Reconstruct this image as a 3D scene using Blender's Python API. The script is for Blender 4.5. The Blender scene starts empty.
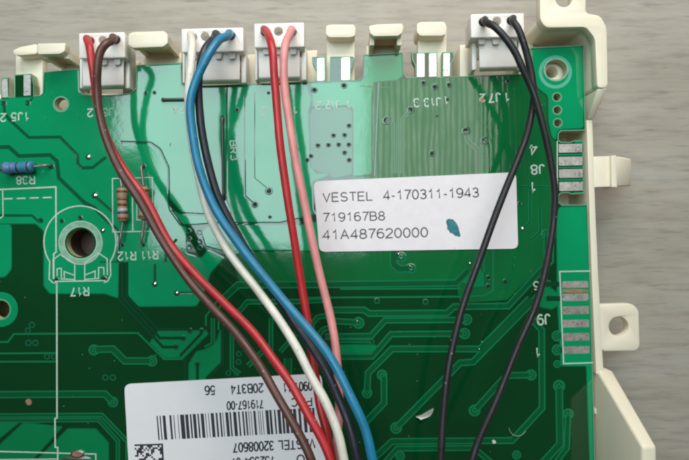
import bpy, bmesh, math, random
from mathutils import Vector, Matrix, Euler
from mathutils import noise as mnoise
from mathutils.geometry import tessellate_polygon
random.seed(7)

# ------------------------------------------------------------------ camera
# All lengths below are millimetres (scaled by S to metres). Table top is z = 0, board top is z = ZB.
S = 0.001
ZB = 12.0            # top of the circuit board above the table
D = 103.0            # camera height above the board
F = 536.0            # focal length in photo pixels (28 mm equivalent)
TILT = math.radians(1.5)
scene = bpy.context.scene
cam = bpy.data.cameras.new('camera')
cam_o = bpy.data.objects.new('camera', cam)
scene.collection.objects.link(cam_o)
cam.sensor_width = 36.0
cam.lens = F / 689.0 * 36.0
cam.clip_start = 0.002
cam.clip_end = 20
cam_o.location = (0, 0, (ZB + D) * S)
cam_o.rotation_euler = (TILT, 0, 0)
scene.camera = cam_o
CR = Euler((TILT, 0, 0)).to_matrix()

def P(px, py, h=0.0):
    """photo position of a point that lies h mm above the board -> its place in the room (mm)"""
    d = CR @ Vector(((px - 344.5) / F, -(py - 230.0) / F, -1.0))
    k = (h - D) / d.z
    return Vector((d.x * k, d.y * k, ZB + h))

# ------------------------------------------------------------------ light
world = bpy.data.worlds.new('World')
scene.world = world
world.use_nodes = True
world.node_tree.nodes['Background'].inputs[0].default_value = (1.0, 0.84, 0.66, 1)
world.node_tree.nodes['Background'].inputs[1].default_value = 0.05

def area(name, x0, x1, y0, y1, z, radiance, col):
    l = bpy.data.lights.new(name, 'AREA')
    l.shape = 'RECTANGLE'
    l.size = (x1 - x0) * S
    l.size_y = (y1 - y0) * S
    l.energy = radiance * math.pi * l.size * l.size_y
    l.color = col
    o = bpy.data.objects.new(name, l)
    scene.collection.objects.link(o)
    o.location = ((x0 + x1) / 2 * S, (y0 + y1) / 2 * S, z * S)
    return o
# window panes above and behind the board: the bright one and the half that is dimmed
LH = 400.0           # height of the window light above the board
def pane(name, x0, x1, y0, y1, radiance, col):
    # the part of the window that the glossy board mirrors between these photo points
    a, b = P(x0, y1), P(x1, y0)
    k = 1 + LH / D
    area(name, a.x * k, b.x * k, a.y * k, b.y * k, ZB + LH, radiance, col)
pane('window_light_upper', 116, 365, -28, 150, 5.9, (0.78, 0.97, 1.02))
pane('window_light_lower', 152, 365, 150.5, 248, 5.9, (0.78, 0.97, 1.02))
pane('window_light_dim', 365.5, 492, -28, 238, 2.6, (1.0, 0.97, 0.90))

# unseen raking lamp added beyond the upper edge, so brightness falls off downwards
sl = bpy.data.lights.new('raking_fill_light', 'AREA')
sl.shape = 'RECTANGLE'; sl.size = 0.17; sl.size_y = 0.10
sl.energy = 8.6 * math.pi * sl.size * sl.size_y
sl.color = (1.0, 0.93, 0.88)
so = bpy.data.objects.new('raking_fill_light', sl)
scene.collection.objects.link(so)
so.location = (0.02, 0.185, (ZB + 125) * S)
so.rotation_euler = (Vector((0, 0, ZB * S)) - so.location).to_track_quat('-Z', 'Y').to_euler()
scene.view_settings.view_transform = 'Standard'
scene.view_settings.look = 'None'
scene.view_settings.gamma = 1
scene.view_settings.exposure = -0.04
scene.view_settings.use_curve_mapping = False
scene.render.engine = 'CYCLES'
scene.cycles.filter_width = 2.5
scene.cycles.use_denoising = True
scene.cycles.max_bounces = 10
scene.cycles.diffuse_bounces = 5
scene.cycles.caustics_reflective = False

# ------------------------------------------------------------------ materials
def principled(name):
    m = bpy.data.materials.new(name)
    m.use_nodes = True
    return m, m.node_tree, m.node_tree.nodes['Principled BSDF']

def N(nt, t, **kw):
    n = nt.nodes.new(t)
    for k, v in kw.items():
        setattr(n, k, v)
    return n

def ramp(nt, stops):
    r = N(nt, 'ShaderNodeValToRGB')
    e = r.color_ramp.elements
    while len(e) < len(stops):
        e.new(0.5)
    for el, (p, c) in zip(e, stops):
        el.position = p
        el.color = c if len(c) == 4 else (*c, 1)
    return r

def coords(nt, scale=(1, 1, 1)):
    g = N(nt, 'ShaderNodeNewGeometry')
    mp = N(nt, 'ShaderNodeMapping')
    mp.inputs['Scale'].default_value = scale
    nt.links.new(g.outputs['Position'], mp.inputs['Vector'])
    return mp.outputs[0]

def noise(nt, scale, detail=4, rough=0.5, map_scale=(1, 1, 1)):
    n = N(nt, 'ShaderNodeTexNoise')
    n.inputs['Scale'].default_value = scale
    n.inputs['Detail'].default_value = detail
    n.inputs['Roughness'].default_value = rough
    nt.links.new(coords(nt, map_scale), n.inputs['Vector'])
    return n.outputs['Fac']

def simple(name, col, rough=0.4, metal=0.0, var=0.12, nscale=400, bump=0.0, bscale=2500, spec=0.5, sss=0.0, sssr=(1, .7, .4), sss_scale=0.001):
    m, nt, b = principled(name)
    f = noise(nt, nscale)
    r = ramp(nt, [(0.25, [c * (1 - var) for c in col]), (0.75, [min(1, c * (1 + var)) for c in col])])
    nt.links.new(f, r.inputs[0])
    nt.links.new(r.outputs[0], b.inputs['Base Color'])
    b.inputs['Roughness'].default_value = rough
    b.inputs['Metallic'].default_value = metal
    b.inputs['Specular IOR Level'].default_value = spec
    if sss:
        b.inputs['Subsurface Weight'].default_value = sss
        b.inputs['Subsurface Radius'].default_value = sssr
        b.inputs['Subsurface Scale'].default_value = sss_scale
    if bump:
        bn = N(nt, 'ShaderNodeBump')
        bn.inputs['Strength'].default_value = 1.0
        bn.inputs['Distance'].default_value = bump * S
        nt.links.new(noise(nt, bscale, 3), bn.inputs['Height'])
        nt.links.new(bn.outputs[0], b.inputs['Normal'])
    return m

def mask_mat(name, col, rough=0.065, dust=0.35, weave=0.0, wobble=0.006):
    """glossy solder mask: lacquer over laminate or copper, with dust specks and a faint waviness"""
    m, nt, b = principled(name)
    L = nt.links.new
    big = noise(nt, 45, 3)
    r1 = ramp(nt, [(0.3, [c * 0.86 for c in col]), (0.7, [c * 1.12 for c in col])])
    L(big, r1.inputs[0])
    # pale dust specks
    v = N(nt, 'ShaderNodeTexVoronoi'); v.inputs['Scale'].default_value = 640
    L(coords(nt), v.inputs['Vector'])
    lt = N(nt, 'ShaderNodeMath', operation='LESS_THAN'); lt.inputs[1].default_value = 0.075
    L(v.outputs['Distance'], lt.inputs[0])
    sep = N(nt, 'ShaderNodeSeparateColor'); L(v.outputs['Color'], sep.inputs[0])
    gt = N(nt, 'ShaderNodeMath', operation='GREATER_THAN'); gt.inputs[1].default_value = 0.74
    L(sep.outputs[0], gt.inputs[0])
    mul = N(nt, 'ShaderNodeMath', operation='MULTIPLY'); L(lt.outputs[0], mul.inputs[0]); L(gt.outputs[0], mul.inputs[1])
    mul2 = N(nt, 'ShaderNodeMath', operation='MULTIPLY'); L(mul.outputs[0], mul2.inputs[0]); mul2.inputs[1].default_value = dust
    mix = N(nt, 'ShaderNodeMix', data_type='RGBA')
    L(mul2.outputs[0], mix.inputs['Factor']); L(r1.outputs[0], mix.inputs['A']); mix.inputs['B'].default_value = (0.42, 0.46, 0.36, 1)
    L(mix.outputs['Result'], b.inputs['Base Color'])
    rr = N(nt, 'ShaderNodeMapRange'); rr.inputs['To Min'].default_value = rough * 0.6; rr.inputs['To Max'].default_value = rough * 1.8
    L(noise(nt, 160, 4), rr.inputs['Value'])
    L(rr.outputs[0], b.inputs['Roughness'])
    b.inputs['IOR'].default_value = 1.70
    bn = N(nt, 'ShaderNodeBump'); bn.inputs['Distance'].default_value = wobble * S * 3
    L(noise(nt, 260, 2), bn.inputs['Height'])
    bf = N(nt, 'ShaderNodeBump'); bf.inputs['Distance'].default_value = 0.0034 * S
    L(noise(nt, 2100, 2), bf.inputs['Height']); L(bn.outputs[0], bf.inputs['Normal'])
    bn = bf
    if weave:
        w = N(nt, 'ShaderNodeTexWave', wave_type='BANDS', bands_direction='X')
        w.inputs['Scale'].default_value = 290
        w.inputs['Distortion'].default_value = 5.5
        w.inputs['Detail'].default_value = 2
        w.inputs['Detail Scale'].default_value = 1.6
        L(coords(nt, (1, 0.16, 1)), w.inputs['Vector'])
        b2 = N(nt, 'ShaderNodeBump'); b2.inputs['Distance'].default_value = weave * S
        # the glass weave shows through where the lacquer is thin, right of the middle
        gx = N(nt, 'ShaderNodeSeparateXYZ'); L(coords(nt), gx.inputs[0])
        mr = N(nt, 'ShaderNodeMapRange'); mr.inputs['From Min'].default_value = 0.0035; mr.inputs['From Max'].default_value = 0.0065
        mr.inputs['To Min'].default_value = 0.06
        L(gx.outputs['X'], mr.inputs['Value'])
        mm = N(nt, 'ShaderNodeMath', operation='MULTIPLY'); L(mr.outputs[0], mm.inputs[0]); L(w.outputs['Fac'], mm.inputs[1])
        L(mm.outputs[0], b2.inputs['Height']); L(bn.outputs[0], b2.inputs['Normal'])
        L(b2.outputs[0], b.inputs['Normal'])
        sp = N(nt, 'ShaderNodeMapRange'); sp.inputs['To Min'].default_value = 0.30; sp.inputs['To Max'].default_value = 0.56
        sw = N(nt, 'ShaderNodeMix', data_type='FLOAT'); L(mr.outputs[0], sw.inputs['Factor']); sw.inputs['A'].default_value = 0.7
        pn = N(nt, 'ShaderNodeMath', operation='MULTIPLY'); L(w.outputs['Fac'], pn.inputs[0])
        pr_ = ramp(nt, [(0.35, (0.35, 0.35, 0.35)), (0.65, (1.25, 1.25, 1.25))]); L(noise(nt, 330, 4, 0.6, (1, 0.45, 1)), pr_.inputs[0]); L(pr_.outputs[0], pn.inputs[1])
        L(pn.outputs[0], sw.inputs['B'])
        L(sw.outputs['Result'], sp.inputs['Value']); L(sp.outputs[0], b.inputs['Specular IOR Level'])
    else:
        L(bn.outputs[0], b.inputs['Normal'])
    return m

def wood_mat():
    m, nt, b = principled('grey_wood_laminate')
    L = nt.links.new
    # broad bands, long fibres and short dark pores, all running along x
    f1 = noise(nt, 75, 4, 0.55, (0.45, 1.3, 1))
    f2 = noise(nt, 420, 5, 0.60, (0.24, 1.5, 1))
    f3 = noise(nt, 700, 4, 0.6, (0.16, 1.5, 1))
    r1 = ramp(nt, [(0.30, (0.325, 0.300, 0.250)), (0.52, (0.372, 0.346, 0.294)), (0.74, (0.382, 0.368, 0.332))])
    L(f1, r1.inputs[0])
    r2 = ramp(nt, [(0.32, (0.81, 0.80, 0.79)), (0.48, (0.97, 0.97, 0.97)), (0.70, (1.07, 1.07, 1.06))])
    L(f2, r2.inputs[0])
    r3 = ramp(nt, [(0.30, (0.56, 0.54, 0.52)), (0.42, (1, 1, 1))])
    L(f3, r3.inputs[0])
    m1 = N(nt, 'ShaderNodeMix', data_type='RGBA', blend_type='MULTIPLY'); m1.inputs['Factor'].default_value = 1
    L(r1.outputs[0], m1.inputs['A']); L(r2.outputs[0], m1.inputs['B'])
    m2 = N(nt, 'ShaderNodeMix', data_type='RGBA', blend_type='MULTIPLY'); m2.inputs['Factor'].default_value = 0.6
    L(m1.outputs['Result'], m2.inputs['A']); L(r3.outputs[0], m2.inputs['B'])
    L(m2.outputs['Result'], b.inputs['Base Color'])
    b.inputs['Roughness'].default_value = 0.55
    b.inputs['Specular IOR Level'].default_value = 0.3
    bn = N(nt, 'ShaderNodeBump'); bn.inputs['Distance'].default_value = 0.04 * S
    L(f3, bn.inputs['Height']); L(bn.outputs[0], b.inputs['Normal'])
    return m

M = {}
M['wood'] = wood_mat()
M['laminate'] = mask_mat('bare_laminate_mask', (0.0015, 0.047, 0.013), dust=0.30)
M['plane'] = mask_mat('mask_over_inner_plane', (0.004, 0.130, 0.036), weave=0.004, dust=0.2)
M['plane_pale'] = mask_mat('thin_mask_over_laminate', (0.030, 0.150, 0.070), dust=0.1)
M['pour'] = mask_mat('mask_over_copper_area', (0.001, 0.272, 0.108), dust=0.12)
M['pour_low'] = mask_mat('mask_over_thin_copper_area', (0.001, 0.205, 0.070), dust=0.12)
M['pour_edge'] = mask_mat('mask_at_copper_border', (0.004, 0.125, 0.055), dust=0.05)
M['gap'] = mask_mat('mask_in_isolation_gap', (0.003, 0.090, 0.040), dust=0.05)
M['gap_dark'] = mask_mat('mask_in_deep_gap', (0.003, 0.055, 0.022), dust=0.05)
M['trace'] = mask_mat('mask_over_trace', (0.002, 0.088, 0.030), dust=0.1)
M['trace_edge'] = mask_mat('mask_on_trace_edge', (0.005, 0.172, 0.064), dust=0.1)
M['ring'] = mask_mat('mask_on_via_ring', (0.008, 0.105, 0.050), dust=0.0)
M['ring_glare'] = mask_mat('hole_ring_painted_glare', (0.10, 0.42, 0.30), dust=0.0)
M['fr4'] = simple('fibreglass_edge', (0.42, 0.46, 0.28), 0.6)
M['border'] = simple('bare_board_border', (0.10, 0.34, 0.19), 0.4)
M['silk'] = simple('white_silkscreen_ink', (0.44, 0.58, 0.48), 0.5, var=0.14, nscale=1500)
M['silk_dim'] = simple('thin_silkscreen_ink', (0.20, 0.40, 0.28), 0.5, var=0.25, nscale=900)
M['tin'] = simple('tinned_contact', (0.60, 0.58, 0.54), 0.33, metal=0.75, var=0.16, nscale=2600, bump=0.02, bscale=2600)
M['solder'] = simple('solder', (0.70, 0.71, 0.70), 0.22, metal=1.0, var=0.1)
M['lead'] = simple('tinned_wire', (0.30, 0.28, 0.25), 0.45, metal=0.8)
M['jumper'] = simple('jumper_painted_reflection', (0.10, 0.10, 0.10), 0.35, metal=0.6)  # tinned wire, its dark reflection put into the colour
M['copper'] = simple('bare_copper', (0.36, 0.19, 0.125), 0.55, metal=0.3, var=0.3, nscale=1800)
M['insert_dark'] = simple('dark_hole_insert', (0.085, 0.050, 0.036), 0.5)
M['pit'] = simple('dark_pit', (0.012, 0.016, 0.012), 0.8)
M['cream'] = simple('cream_plastic', (0.795, 0.74, 0.59), 0.40, var=0.035, nscale=120, bump=0.008, bscale=1800, sss=0.18, sssr=(1.0, 0.55, 0.22), sss_scale=0.0018)
M['plug'] = simple('white_nylon', (0.84, 0.815, 0.77), 0.42, var=0.04, nscale=200, bump=0.008, bscale=1500, sss=0.3, sssr=(1.0, 0.8, 0.6), sss_scale=0.0012)
M['plug_grey'] = simple('nylon_latch_painted_shade', (0.60, 0.585, 0.56), 0.45, var=0.05)  # same white nylon, with the shade on the latches put into the colour
M['paper'] = simple('sticker_paper', (0.79, 0.755, 0.785), 0.5, var=0.035, nscale=700, bump=0.01, bscale=900, spec=0.3)
M['paper2'] = simple('sticker_film', (0.80, 0.79, 0.82), 0.38, var=0.02, nscale=300, bump=0.05, bscale=170, spec=0.35)
M['print_grey'] = simple('thermal_print', (0.115, 0.108, 0.115), 0.6, var=0.35, nscale=1600)
M['print_black'] = simple('black_print', (0.030, 0.030, 0.045), 0.5, var=0.3, nscale=1500)
M['ink'] = simple('teal_marker_ink', (0.012, 0.165, 0.195), 0.4, var=0.5, nscale=900)
M['scrap'] = simple('torn_white_paper', (0.62, 0.62, 0.55), 0.7)
M['fibre'] = simple('grey_fibre', (0.34, 0.38, 0.33), 0.7)
def specks(m, scale, size, share, col, amount):
    """sparse specks of dirt or dust over a material's colour"""
    nt = m.node_tree; L = nt.links.new; b = nt.nodes['Principled BSDF']
    src = b.inputs['Base Color'].links[0].from_socket
    v = N(nt, 'ShaderNodeTexVoronoi'); v.inputs['Scale'].default_value = scale
    L(coords(nt), v.inputs['Vector'])
    lt = N(nt, 'ShaderNodeMath', operation='LESS_THAN'); lt.inputs[1].default_value = size; L(v.outputs['Distance'], lt.inputs[0])
    sep = N(nt, 'ShaderNodeSeparateColor'); L(v.outputs['Color'], sep.inputs[0])
    gt = N(nt, 'ShaderNodeMath', operation='GREATER_THAN'); gt.inputs[1].default_value = 1 - share; L(sep.outputs[0], gt.inputs[0])
    m1 = N(nt, 'ShaderNodeMath', operation='MULTIPLY'); L(lt.outputs[0], m1.inputs[0]); L(gt.outputs[0], m1.inputs[1])
    m2 = N(nt, 'ShaderNodeMath', operation='MULTIPLY'); L(m1.outputs[0], m2.inputs[0]); m2.inputs[1].default_value = amount
    mx = N(nt, 'ShaderNodeMix', data_type='RGBA'); L(m2.outputs[0], mx.inputs['Factor']); L(src, mx.inputs['A']); mx.inputs['B'].default_value = (*col, 1)
    L(mx.outputs['Result'], b.inputs['Base Color'])
    rr = N(nt, 'ShaderNodeMapRange'); r0 = b.inputs['Roughness'].default_value
    rr.inputs['From Min'].default_value = 0.3; rr.inputs['From Max'].default_value = 0.7
    rr.inputs['To Min'].default_value = r0 * 0.75; rr.inputs['To Max'].default_value = min(1, r0 * 1.5)
    L(noise(nt, 420, 5, 0.65), rr.inputs['Value']); L(rr.outputs[0], b.inputs['Roughness'])
    return m
def wire_mat(name, col, rough=0.36):
    m = simple(name, col, rough, var=0.16, nscale=330, bump=0.02, bscale=1100, spec=0.5)
    return specks(m, 700, 0.13, 0.22, (0.30, 0.27, 0.23), 0.45)
specks(M['cream'], 260, 0.05, 0.12, (0.16, 0.12, 0.07), 0.8)
specks(M['plug'], 420, 0.07, 0.10, (0.20, 0.17, 0.13), 0.5)
specks(M['paper'], 520, 0.06, 0.15, (0.30, 0.29, 0.30), 0.5)
specks(M['paper2'], 330, 0.05, 0.10, (0.12, 0.12, 0.14), 0.7)
specks(M['tin'], 1500, 0.30, 0.35, (0.22, 0.20, 0.17), 0.6)
M['w_red'] = wire_mat('red_insulation', (0.43, 0.020, 0.026))
M['w_brown'] = wire_mat('brown_insulation', (0.095, 0.036, 0.028))
M['w_white'] = wire_mat('white_insulation', (0.70, 0.67, 0.59))
M['w_blue'] = wire_mat('blue_insulation', (0.012, 0.185, 0.335))
M['w_black'] = wire_mat('black_insulation', (0.016, 0.016, 0.018), 0.42)
M['w_navy'] = wire_mat('dark_insulation', (0.014, 0.018, 0.028), 0.42)
M['w_pink'] = wire_mat('pink_insulation', (0.71, 0.285, 0.275))
M['r_tan'] = simple('tan_resistor_lacquer', (0.36, 0.24, 0.15), 0.5)
M['r_blue'] = simple('blue_resistor_lacquer', (0.05, 0.21, 0.37), 0.4)
M['b_brown'] = simple('brown_band', (0.16, 0.055, 0.03), 0.35)
M['b_orange'] = simple('orange_band', (0.24, 0.10, 0.06), 0.45)
M['b_white'] = simple('pale_band', (0.45, 0.45, 0.52), 0.35)
M['b_violet'] = simple('violet_band', (0.17, 0.13, 0.33), 0.4)
M['b_dark'] = simple('dark_band', (0.04, 0.035, 0.04), 0.35)

# ------------------------------------------------------------------ mesh helpers
ORG = {}
def link(o):
    scene.collection.objects.link(o)
    return o

def thing(name, label, cat, base, group=None):
    o = link(bpy.data.objects.new(name, None))
    o.empty_display_size = 0.005
    o.location = Vector(base) * S
    o['label'] = label
    o['category'] = cat
    if group:
        o['group'] = group
    ORG[o] = Vector(base)
    return o

def mk(name, verts, faces, mats, parent=None, midx=None, smooth=False, label=None, base=None):
    org = ORG[parent] if parent else Vector(base or (0, 0, 0))
    me = bpy.data.meshes.new(name)
    me.from_pydata([tuple((Vector(v) - org) * S) for v in verts], [], faces)
    if not isinstance(mats, (list, tuple)):
        mats = [mats]
    for m in mats:
        me.materials.append(M[m])
    if midx:
        for p, i in zip(me.polygons, midx):
            p.material_index = i
    if smooth:
        for p in me.polygons:
            p.use_smooth = True
    me.update()
    o = link(bpy.data.objects.new(name, me))
    if parent:
        o.parent = parent
        ORG[o] = org
    else:
        o.location = org * S
        ORG[o] = org
    if label:
        o['label'] = label
    return o

def bevel(o, w, seg=2, angle=35):
    b = o.modifiers.new('bevel', 'BEVEL')
    b.width = w * S
    b.segments = seg
    b.limit_method = 'ANGLE'
    b.angle_limit = math.radians(angle)
    b.use_clamp_overlap = True
    for p in o.data.polygons:
        p.use_smooth = True
    return o

def rounded(pts, r, n=4):
    """round every corner of a closed 2-D outline"""
    out = []
    L = len(pts)
    for i in range(L):
        p0, p1, p2 = Vector(pts[i - 1][:2]), Vector(pts[i][:2]), Vector(pts[(i + 1) % L][:2])
        a, b = p0 - p1, p2 - p1
        la, lb = a.length, b.length
        k = min(r, la * 0.48, lb * 0.48)
        if k < 1e-3:
            out.append(p1); continue
        A, B = p1 + a / la * k, p1 + b / lb * k
        for j in range(n + 1):
            t = j / n
            out.append(A * (1 - t) ** 2 + p1 * 2 * t * (1 - t) + B * t ** 2)
    return [(v.x, v.y) for v in out]

def circ(cx, cy, r, n=28, ry=None):
    return [(cx + r * math.cos(2 * math.pi * i / n), cy + (ry or r) * math.sin(2 * math.pi * i / n)) for i in range(n)]

def prism(outer, holes, h0, h1, hp=None, jitter=0):
    """outline given in photo pixels as seen at height hp (default: its top h1), extruded h0..h1 mm about the board"""
    hp = h1 if hp is None else hp
    loops = [[P(x, y, hp) for x, y in lp] for lp in [outer] + list(holes)]
    flat = [v for lp in loops for v in lp]
    n = len(flat)
    tris = tessellate_polygon([[Vector((v.x, v.y, 0)) for v in lp] for lp in loops])
    verts = [Vector((v.x, v.y, ZB + h1)) for v in flat] + [Vector((v.x, v.y, ZB + h0)) for v in flat]
    faces, mi = [], []
    for t in tris:
        a, b, c = (flat[i] for i in t)
        up = (b - a).to_2d().cross((c - a).to_2d()) > 0
        t = tuple(t) if up else tuple(reversed(t))
        faces.append(t); mi.append(0)
        faces.append(tuple(i + n for i in reversed(t))); mi.append(1)
    k = 0
    for li, lp in enumerate(loops):
        m = len(lp)
        area_ = sum(lp[i].x * lp[(i + 1) % m].y - lp[(i + 1) % m].x * lp[i].y for i in range(m))
        ccw = area_ > 0
        for i in range(m):
            a, b = k + i, k + (i + 1) % m
            f = (a, a + n, b + n, b)
            if (li == 0) != ccw:
                f = tuple(reversed(f))
            faces.append(f); mi.append(1)
        k += m
    return verts, faces, mi

def ribbon(pts, prof, closed=False, zoff=0.0, hp=0.0, world=False):
    """sweep a cross profile [(offset_mm, height_mm, material)] along a polyline of photo pixels with mitred corners"""
    q = [Vector(p[:2]) if world else P(p[0], p[1], hp).to_2d() for p in pts]
    n = len(q)
    verts, faces, mi = [], [], []
    m = len(prof)
    for i in range(n):
        if closed or 0 < i < n - 1:
            a = (q[i] - q[i - 1]).normalized(); b = (q[(i + 1) % n] - q[i]).normalized()
            na = Vector((-a.y, a.x)); nb = Vector((-b.y, b.x))
            nn = na + nb
            if nn.length < 1e-4:
                nn = na
            nn.normalize()
            nn = nn / max(0.5, nn.dot(na))
        else:
            a = (q[1] - q[0]) if i == 0 else (q[-1] - q[-2])
            a.normalize(); nn = Vector((-a.y, a.x))
        for off, z, _ in prof:
            v = q[i] + nn * off
            verts.append(Vector((v.x, v.y, ZB + z + zoff)))
    segs = n if closed else n - 1
    for i in range(segs):
        j = (i + 1) % n
        for k in range(m - 1):
            faces.append((i * m + k + 1, i * m + k, j * m + k, j * m + k + 1)); mi.append(prof[k][2])
    return verts, faces, mi

PX = D / F    # one photo pixel on the board, in mm

def merge(*parts):
    V, Fc, I = [], [], []
    for v, f, i in parts:
        k = len(V)
        V += v; Fc += [tuple(a + k for a in t) for t in f]; I += i
    return V, Fc, I

def catmull(pts, sub=8):
    out = []
    n = len(pts)
    for i in range(n - 1):
        p0, p1, p2, p3 = pts[max(i - 1, 0)], pts[i], pts[i + 1], pts[min(i + 2, n - 1)]
        for j in range(sub):
            t = j / sub
            out.append(0.5 * ((2 * p1) + (p2 - p0) * t + (2 * p0 - 5 * p1 + 4 * p2 - p3) * t * t + (3 * p1 - p0 - 3 * p2 + p3) * t ** 3))
    out.append(pts[-1])
    return out

def tube(pts, r, n=14, cap=True):
    V, Fc = [], []
    T0 = (pts[1] - pts[0]).normalized()
    up = Vector((0, 0, 1)) if abs(T0.z) < 0.9 else Vector((1, 0, 0))
    nrm = T0.cross(up).normalized()
    for i, p in enumerate(pts):
        T = (pts[min(i + 1, len(pts) - 1)] - pts[max(i - 1, 0)]).normalized()
        nrm = (nrm - T * nrm.dot(T)).normalized()
        bi = T.cross(nrm)
        rr = r[i] if isinstance(r, (list, tuple)) else r
        for k in range(n):
            a = 2 * math.pi * k / n
            V.append(p + nrm * (rr * math.cos(a)) + bi * (rr * math.sin(a)))
    for i in range(len(pts) - 1):
        for k in range(n):
            a, b = i * n + k, i * n + (k + 1) % n
            Fc.append((a, b, b + n, a + n))
    if cap:
        Fc.append(tuple(reversed(range(n))))
        Fc.append(tuple(range((len(pts) - 1) * n, len(pts) * n)))
    return V, Fc

def lathe(axis0, axis1, prof, n=16):
    """prof: (t along axis 0..1, radius)"""
    pts = [axis0.lerp(axis1, t) for t, _ in prof]
    ax = (axis1 - axis0).normalized()
    u = ax.cross(Vector((0, 0, 1)))
    u = u.normalized() if u.length > 1e-3 else Vector((1, 0, 0))
    w = ax.cross(u)
    V, Fc = [], []
    for p, (t, r) in zip(pts, prof):
        for k in range(n):
            a = 2 * math.pi * k / n
            V.append(p + u * (r * math.cos(a)) + w * (r * math.sin(a)))
    for i in range(len(prof) - 1):
        for k in range(n):
            a, b = i * n + k, i * n + (k + 1) % n
            Fc.append((a, b, b + n, a + n))
    Fc.append(tuple(reversed(range(n)))); Fc.append(tuple(range((len(prof) - 1) * n, len(prof) * n)))
    return V, Fc

def hull(pts):
    bm = bmesh.new()
    for p in pts:
        bm.verts.new(p)
    r = bmesh.ops.convex_hull(bm, input=bm.verts)
    junk = [g for g in r['geom_interior'] if isinstance(g, bmesh.types.BMVert)]
    bmesh.ops.delete(bm, geom=junk, context='VERTS')
    bmesh.ops.dissolve_limit(bm, angle_limit=0.02, verts=bm.verts, edges=bm.edges)
    bm.verts.index_update()
    V = [v.co.copy() for v in bm.verts]; Fc = [tuple(v.index for v in f.verts) for f in bm.faces]
    bm.free()
    return V, Fc

def _el(cx, cy, rx, ry, a0, a1, n=14):
    return [(cx + rx * math.cos(math.radians(a0 + (a1 - a0) * i / n)), cy + ry * math.sin(math.radians(a0 + (a1 - a0) * i / n))) for i in range(n + 1)]
# stroke alphabet: advance width and centre lines on a cap height of 1
GLYPH = {
    '0': (0.56, [_el(.28, .5, .28, .5, 90, 450, 24)]),
    '1': (0.56, [[(.08, .76), (.20, .80), (.30, .90), (.33, 1.0), (.33, 0)]]),
    '2': (0.56, [_el(.28, .72, .27, .28, 170, -25, 12) + [(.05, .10), (.0, .0), (.57, 0)]]),
    '3': (0.56, [_el(.27, .75, .24, .25, 160, -90, 12) + _el(.27, .26, .28, .26, 90, -160, 14)]),
    '4': (0.58, [[(.43, 0), (.43, 1), (.0, .27), (.60, .27)]]),
    '5': (0.56, [[(.52, 1), (.11, 1), (.05, .50)] + _el(.27, .33, .28, .33, 140, -155, 16)]),
    '6': (0.56, [_el(.30, .55, .30, .45, 50, 180, 10) + [(.0, .33)] + _el(.28, .31, .28, .31, 180, 520, 20)]),
    '7': (0.56, [[(.0, 1), (.57, 1), (.32, .48), (.20, 0)]]),
    '8': (0.56, [_el(.28, .76, .24, .24, 0, 360, 20), _el(.28, .26, .28, .26, 0, 360, 20)]),
    '9': (0.56, [_el(.26, .45, .30, .45, -130, 0, 10) + [(.56, .67)] + _el(.28, .69, .28, .31, 0, 340, 20)]),
    'A': (0.68, [[(.0, 0), (.34, 1), (.68, 0)], [(.12, .36), (.56, .36)]]),
    'B': (0.62, [[(.0, 0), (.0, 1), (.32, 1)] + _el(.34, .76, .22, .24, 90, -90, 10) + [(.0, .52)], [(.32, .52)] + _el(.36, .26, .25, .26, 90, -90, 10) + [(.0, .0)]]),
    'C': (0.68, [_el(.36, .5, .35, .5, 42, 318, 20)]),
    'E': (0.58, [[(.56, 1), (0, 1), (0, 0), (.58, 0)], [(0, .52), (.52, .52)]]),
    'J': (0.48, [[(.44, 1), (.44, .26)] + _el(.22, .24, .22, .24, 0, -170, 10)]),
    'L': (0.52, [[(0, 1), (0, 0), (.52, 0)]]),
    'N': (0.64, [[(0, 0), (0, 1), (.62, 0), (.62, 1)]]),
    'O': (0.72, [_el(.36, .5, .36, .5, 90, 450, 24)]),
    'P': (0.60, [[(0, 0), (0, 1), (.34, 1)] + _el(.36, .73, .24, .27, 90, -90, 10) + [(0, .46)]]),
    'R': (0.64, [[(0, 0), (0, 1), (.34, 1)] + _el(.36, .74, .24, .26, 90, -90, 10) + [(0, .48)], [(.34, .48), (.60, 0)]]),
    'S': (0.60, [_el(.30, .74, .26, .26, 25, 270, 14) + _el(.30, .25, .29, .25, 90, -160, 14)]),
    'T': (0.60, [[(0, 1), (.62, 1)], [(.31, 1), (.31, 0)]]),
    'V': (0.64, [[(0, 1), (.32, 0), (.64, 1)]]),
    '-': (0.32, [[(.0, .38), (.30, .38)]]),
    ' ': (0.26, []),
}
def put_text(name, body, start, end, cap_px, h, mat, parent, weight=0.12):
    """print a row of characters whose baseline runs from photo point start to end"""
    a, b = P(*start, h), P(*end, h)
    d = (b - a).to_2d()
    ux = d.normalized(); uy = Vector((-ux.y, ux.x))
    cap = cap_px * PX
    gapw = 0.20
    total = sum(GLYPH[c][0] + gapw for c in body) - gapw
    kx = d.length / total
    if len(body) == 1:
        kx = cap
    V, Fc, I = [], [], []
    x = 0.0
    w = weight * cap
    z = 0.0
    for c in body:
        adv, strokes = GLYPH[c]
        for stx in strokes:
            inner = 1 - weight
            pts = []
            for gx, gy in stx:
                q = a.to_2d() + ux * ((x + gx) * kx) + uy * ((gy * inner + weight / 2) * cap)
                if not pts or (q - pts[-1]).length > 1e-4:
                    pts.append(q)
            closed = len(pts) > 6 and (pts[0] - pts[-1]).length < 1e-3
            if closed:
                pts.pop()
            r = ribbon(pts, [(-w / 2, h, 0), (w / 2, h, 0)], closed, zoff=z, world=True)
            z = (z + 0.0012) % 0.006
            V, Fc, I = merge((V, Fc, I), r)
        x += adv + gapw
    return mk(name, V, Fc, mat, parent)

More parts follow.
